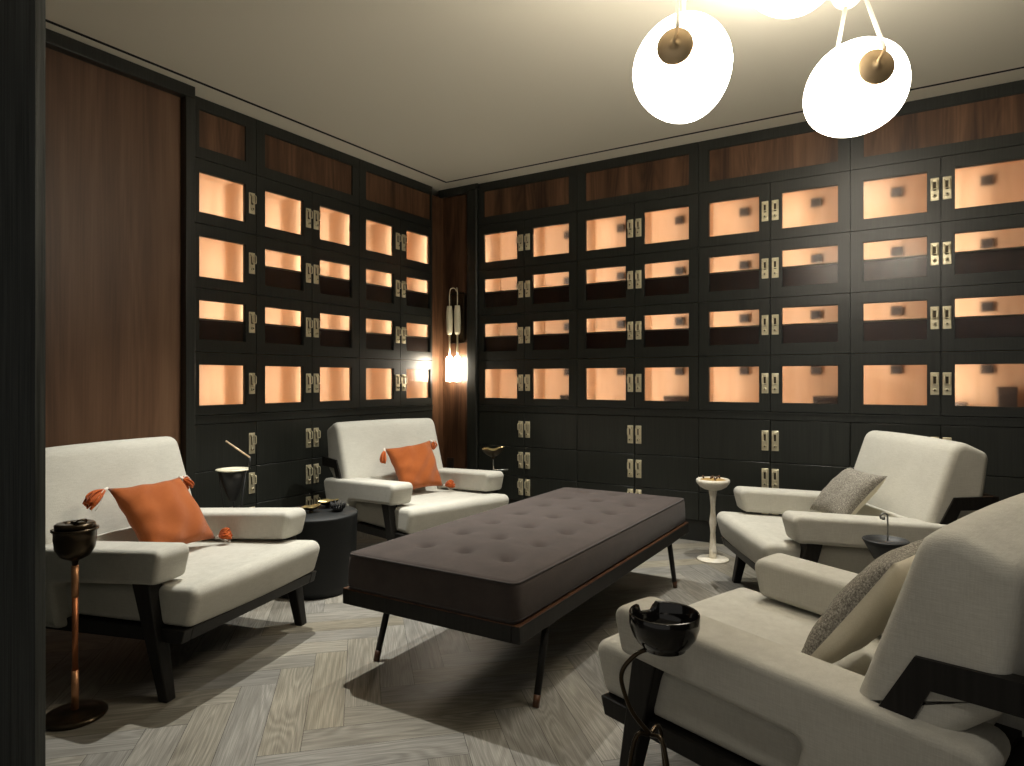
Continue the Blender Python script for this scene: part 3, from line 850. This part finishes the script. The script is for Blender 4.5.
# copper stemmed ashtray
t = thing('floor_ashtray', 'copper stemmed floor ashtray with a dark lidded pot beside the doorway', 'ashtray', (1.166, -3.370, 0))
bm = bmesh.new(); add_lathe(bm, [(.088, 0), (.091, .004), (.091, .010), (.086, .015), (.070, .018), (.062, .019), (.058, .022), (.012, .026), (.001, .026)], 48); obj('base', bm, 'bronze', t)
bm = bmesh.new(); add_tube(bm, [(0, 0, .02), (0, 0, .15)], .0105, 16); obj('sleeve', bm, 'copper_light', t)
bm = bmesh.new(); add_tube(bm, [(0, 0, .385), (0, 0, .485)], .0105, 16); obj('sleeve', bm, 'copper_light', t)
bm = bmesh.new(); add_tube(bm, [(0, 0, .15), (0, 0, .385)], .0088, 16); obj('stem', bm, 'copper', t)
bm = bmesh.new(); add_lathe(bm, [(.008, .480), (.010, .500), (.020, .504), (.042, .516), (.056, .540), (.060, .570), (.060, .596), (.066, .598), (.066, .604), (.054, .604), (.050, .560), (.002, .530)], 40); obj('pot', bm, 'bronze', t)
bm = bmesh.new(); add_lathe(bm, [(.056, .604), (.057, .617), (.052, .621), (.030, .6225), (.028, .618), (.001, .618)], 40)
add_rbox(bm, -.006, .048, -.012, .012, .618, .628, .003); add_tube(bm, smooth_path([(.03, -.018, .62), (.045, -.012, .634), (.045, .012, .634), (.03, .018, .62)], 4), .003, 8)
obj('lid', bm, 'bronze', t)

# cone ashtray behind first chair
t = thing('floor_ashtray', 'black cone ashtray on three thin legs with a slanted cigar rest', 'ashtray', (.560, -2.376, 0))
bm = bmesh.new(); add_lathe(bm, [(.006, .475), (.018, .482), (.048, .560), (.066, .632), (.063, .632), (.044, .562), (.002, .50)], 36); obj('cone', bm, 'matt_black', t)
bm = bmesh.new(); add_lathe(bm, [(.064, .630), (.079, .633), (.080, .638), (.064, .640), (.060, .634)], 40); obj('rim', bm, 'pale_rim', t)
for k in range(3):
    a = R(20 + 120 * k); c_, s_ = math.cos(a), math.sin(a)
    bm = bmesh.new(); add_tube(bm, [(c_ * .071, s_ * .071, .634), (c_ * .045, s_ * .045, .45), (c_ * .10, s_ * .10, 0)], .0038, 8); obj('leg', bm, 'matt_black', t)
bm = bmesh.new(); add_tube(bm, [(.068, .042, .632), (.071, .045, .697)], .004, 8); add_tube(bm, [(.071, .045, .694), (-.030, -.019, .776)], .0045, 8, 1); obj('cigar_rest', bm, ['matt_black', 'pale_stick'], t)

# gold leaf dish on a slender stand behind the second chair
t = thing('floor_ashtray', 'gold leaf ashtray on a slender stand against the back lockers', 'ashtray', (1.005, -.735, 0))
dsh = leaf_dish('dish', '', (0, 0, .555), .150, R(35), .46); dsh.parent = t
bm = bmesh.new(); add_tube(bm, [(0, 0, .012), (0, 0, .56)], .005, 10); add_tube(bm, [(0, 0, .475), (.085, .052, .482)], .0045, 8); obj('stem', bm, 'steel', t)
bm = bmesh.new(); add_lathe(bm, [(.085, 0), (.087, .006), (.080, .011), (.001, .014)], 36); obj('base', bm, 'matt_black', t)

# pale hourglass ashtray
t = thing('floor_ashtray', 'pale alabaster hourglass floor ashtray standing before the back lockers', 'ashtray', (2.367, -.406, 0))
bm = bmesh.new(); add_lathe(bm, [(.089, 0), (.092, .003), (.092, .009), (.088, .012), (.001, .013)], 48); obj('base', bm, 'alabaster', t)
bm = bmesh.new(); add_lathe(bm, [(.023, .012), (.021, .06), (.0165, .13), (.0150, .165), (.018, .20), (.0215, .222), (.0205, .235), (.0150, .285), (.0140, .32), (.0185, .375), (.024, .41), (.026, .425)], 32); obj('stem', bm, 'alabaster', t)
bm = bmesh.new(); add_lathe(bm, [(.024, .418), (.05, .424), (.078, .440), (.094, .460), (.098, .470), (.097, .482), (.091, .486), (.086, .480), (.084, .474), (.002, .474)], 48); obj('bowl', bm, 'alabaster', t)
bm = bmesh.new(); add_lathe(bm, [(.084, .4745), (.070, .482), (.04, .487), (.001, .488)], 32); obj('sand', bm, 'sand', t)
random.seed(4)
bm = bmesh.new()
for k in range(6):
    a = k * 1.05; rr = .02 + .035 * (k % 2); x, y = math.cos(a) * rr, math.sin(a) * rr
    add_tube(bm, [(x, y, .482), (x + .006 * math.cos(a * 3), y + .006 * math.sin(a * 3), .503)], .0055, 8)
obj('cigar_stub', bm, 'cigar', t)

# black glazed bowl on bent bronze tripod in the foreground
t = thing('floor_ashtray', 'glossy black notched bowl on a bent bronze tripod in front of the large armchair', 'ashtray', (3.009, -3.076, 0))
CA = R(32.29)
rv = Vector((math.cos(CA), math.sin(CA), 0)); fw = Vector((-math.sin(CA), math.cos(CA), 0))
def rf(r, f, z): return rv * r + fw * f + Vector((0, 0, z))
bm = bmesh.new(); seg = 72; prof = [(.034, .514), (.044, .515), (.044, .521), (.054, .527), (.066, .544), (.0725, .565), (.073, .588), (.0715, .591), (.069, .588), (.066, .565), (.056, .538), (.035, .528), (.002, .526)]
rings = []
na = CA + R(112)     # the notch for a cigar
for r, z in prof:
    ring = []
    for k in range(seg):
        a = 2 * PI * k / seg; d = abs((a - na + PI) % (2 * PI) - PI); zz = z
        if z > .56 and d < R(17): zz = min(z, .572 + .020 * max(0, (d - R(11)) / R(6)))
        ring.append(bm.verts.new((r * math.cos(a), r * math.sin(a), zz)))
    rings.append(ring)
for i in range(len(rings) - 1):
    for k in range(seg): bm.faces.new((rings[i][k], rings[i][(k + 1) % seg], rings[i + 1][(k + 1) % seg], rings[i + 1][k])).smooth = True
bm.faces.new(rings[0][::-1]); bm.faces.new(rings[-1]); obj('bowl', bm, 'gloss_black', t)
bm = bmesh.new(); hub = rf(-.030, .0, .335)
add_tube(bm, smooth_path([rf(.02, 0, .514), rf(-.040, 0, .511), rf(-.072, 0, .490), rf(-.089, 0, .463), rf(-.086, 0, .430), rf(-.066, 0, .380), hub], 6), .0048, 10); obj('stem', bm, 'bronze', t)
for r_, f_ in ((-.145, -.03), (.045, -.11), (.07, .12)):
    bm = bmesh.new(); add_tube(bm, smooth_path([hub + Vector((0, 0, .0)), hub.lerp(rf(r_, f_, .30), .3), hub.lerp(rf(r_, f_, 0), .55), rf(r_, f_, .004)], 5), .0048, 8); obj('leg', bm, 'bronze', t)

# flat black dish with a hooked handle between the right-hand armchairs
t = thing('floor_ashtray', 'flat black dish with an upright ball-ended hook between the two grey-cushioned armchairs', 'ashtray', (3.345, -1.79, 0))
bm = bmesh.new(); add_lathe(bm, [(.018, .445), (.038, .460), (.064, .508), (.073, .524), (.071, .527), (.064, .517), (.001, .513)], 40); obj('dish', bm, 'matt_black', t)
bm = bmesh.new(); add_tube(bm, [(0, 0, .01), (0, 0, .455)], .008, 12); obj('stem', bm, 'matt_black', t)
bm = bmesh.new(); add_lathe(bm, [(.10, 0), (.102, .006), (.09, .012), (.001, .014)], 36); obj('base', bm, 'matt_black', t)
bm = bmesh.new(); add_tube(bm, smooth_path([(.006, .004, .522), (.006, .004, .600), (.004, .003, .612), (-.006, -.004, .616), (-.015, -.009, .608), (-.014, -.009, .597)], 5), .0028, 8)
add_lathe(bm, [(.0005, -.007), (.005, -.005), (.007, 0), (.005, .005), (.0005, .007)], 14, (-.007, -.0045, .600)); obj('hook', bm, 'steel', t)

# ------------------------------------------------------------------ pendants
def pendant(label, c, sx, sy, sz, tilt, disc, straps, hub=None):
    """c globe centre; disc = (direction from centre, radius); straps = list of (bottom point, top point)"""
    t = thing('globe_pendant', label, 'lamp', c, 0, 'opal globe pendants')
    c = Vector(c)
    bm = bmesh.new(); bmesh.ops.create_uvsphere(bm, u_segments=40, v_segments=24, radius=1)
    mt = Matrix.Rotation(CA, 3, 'Z') @ Matrix.Rotation(tilt, 3, 'Y')
    for v in bm.verts:
        p = v.co.copy(); k = 1 + .06 * p.x * p.z - .05 * p.z * abs(p.z) * .5
        v.co = mt @ Vector((p.x * sx * k, p.y * sy, p.z * sz * (1 + .05 * p.x)))
    for f in bm.faces: f.smooth = True
    obj('globe', bm, 'globe', t)
    d, r = disc
    dd = Vector(d); rot = Vector((0, 0, 1)).rotation_difference(dd.normalized()).to_matrix()
    bm = bmesh.new(); add_lathe(bm, [(r * .55, -.035), (r, -.004), (r * 1.0, .0), (r * .96, .004), (r * .4, .012), (.010, .014), (.008, .022), (.0008, .023)], 40, (0, 0, 0), 0, rot)
    obj('brass_disc', bm, 'brass_disc', t, dd)
    bm = bmesh.new()
    for a, b in straps:
        add_tube(bm, [Vector(a) - c, Vector(b) - c], .0065, 8)
    obj('strap', bm, 'cord', t)
    tip = Vector(straps[0][0]) - c
    bm = bmesh.new(); add_tube(bm, [tip, dd + dd.normalized() * .02 + Vector((0, 0, .012)), dd + dd.normalized() * .018 - Vector((0, 0, .004))], .0055, 8)
    obj('clasp', bm, 'brass_disc', t)
    if hub:
        bm = bmesh.new(); bmesh.ops.create_uvsphere(bm, u_segments=24, v_segments=14, radius=hub[1])
        for f in bm.faces: f.smooth = True
        obj('hub', bm, 'cord', t, Vector(hub[0]) - c)
    return t

# camera basis for the lamps' real positions
CAM = Vector((3.4874, -4.43, 1.0765)); FPX, CXP, CYP = 668.458, 512.0, 380.11
def at(u, v, D): return CAM + (fw + rv * ((u - CXP) / FPX) + Vector((0, 0, (CYP - v) / FPX))) * D
g1 = at(682, 68.5, 2.25); g2 = at(855, 89, 2.25); g3 = at(791, -34, 2.35)
g3 = at(791, -33, 2.55)
up = Vector((0, 0, 1))
pendant('opal globe pendant hanging on two straight white straps, left of the other lamps', g1, .162, .155, .175, R(8), (at(675, 46, 2.25 - .178) - g1, .056),
        [(at(677.5, 27, 2.05), at(679.5, -60, 2.12)), (at(684, 14, 2.25), at(683, -60, 2.2)), (at(681, -59, 2.16), Vector((*at(681, -59, 2.16).xy, H_CEIL)))], (at(681, -60, 2.16), .03))
pendant('tilted opal globe pendant hung from a white ball by two splayed straps, lowest right lamp', g2, .170, .155, .151, R(-28), (at(876.5, 66.5, 2.25 - .178) - g2, .054),
        [(at(885, 49, 2.06), at(864, -6, 2.2)), (at(838, 46, 2.25), at(846, 5, 2.25)), (at(864, -5, 2.2), at(847, -8, 2.25)), (at(847, -8, 2.25), Vector((*at(847, -8, 2.25).xy, H_CEIL)))], (at(847, -7, 2.25), .050))
pendant('opal globe pendant cut off by the top edge between the two other lamps', g3, .185, .17, .172, R(10), (at(800, -75, 2.4) - g3, .054),
        [(at(800, -75, 2.4) + up * .03, Vector((*at(800, -75, 2.4).xy, H_CEIL))), (at(785, -60, 2.6), Vector((*at(785, -60, 2.6).xy, H_CEIL)))])

# ------------------------------------------------------------------ lights
def spot(p, target, power, deg, color=(1, .96, .88), blend=.35, size=.02):
    L = bpy.data.lights.new('downlight_or_fill', 'SPOT'); L.energy = power; L.spot_size = R(deg); L.spot_blend = blend
    L.color = color; L.shadow_soft_size = size
    o = bpy.data.objects.new('downlight_or_fill', L); COL.objects.link(o); o.location = p
    o.rotation_euler = (Vector(target) - Vector(p)).to_track_quat('-Z', 'Y').to_euler()
    return o
COOL = (1.0, .985, .90)
spot((1.05, -2.12, 2.655), (1.18, -2.50, 0), 245, 80, COOL, .9)
spot((1.45, -.95, 2.655), (1.2, -1.25, 0), 210, 82, COOL, .9)
spot((3.75, -4.2, 2.655), (3.55, -2.75, .6), 60, 40, (1, .93, .82), 1.0, .12)  # added fill for the cropped armchair, no lamp is known here
spot((2.75, -.85, 2.655), (2.85, -.95, 0), 150, 80, COOL, .9)

w = bpy.data.worlds.new('world'); SC.world = w; w.use_nodes = True
w.node_tree.nodes['Background'].inputs[0].default_value = (1, .95, .86, 1)
w.node_tree.nodes['Background'].inputs[1].default_value = .28

# ------------------------------------------------------------------ camera
cam = bpy.data.cameras.new('camera'); co = bpy.data.objects.new('camera', cam); COL.objects.link(co)
co.location = CAM; co.rotation_euler = (R(90), 0, R(32.2881))
cam.sensor_width = 36; cam.sensor_fit = 'HORIZONTAL'; cam.lens = FPX / 1024 * 36
cam.shift_y = -(383 - CYP) / 1024; cam.clip_start = .05
SC.camera = co

vs = SC.view_settings; vs.view_transform = 'Standard'; vs.look = 'None'; vs.gamma = 1; vs.use_curve_mapping = False
vs.exposure = 0
c = SC.cycles; c.use_denoising = True; c.max_bounces = 10; c.transmission_bounces = 6; c.glossy_bounces = 4; c.diffuse_bounces = 4
c.caustics_reflective = False; c.caustics_refractive = False; c.sample_clamp_indirect = 6
try: c.denoiser = 'OPENIMAGEDENOISE'
except Exception: pass
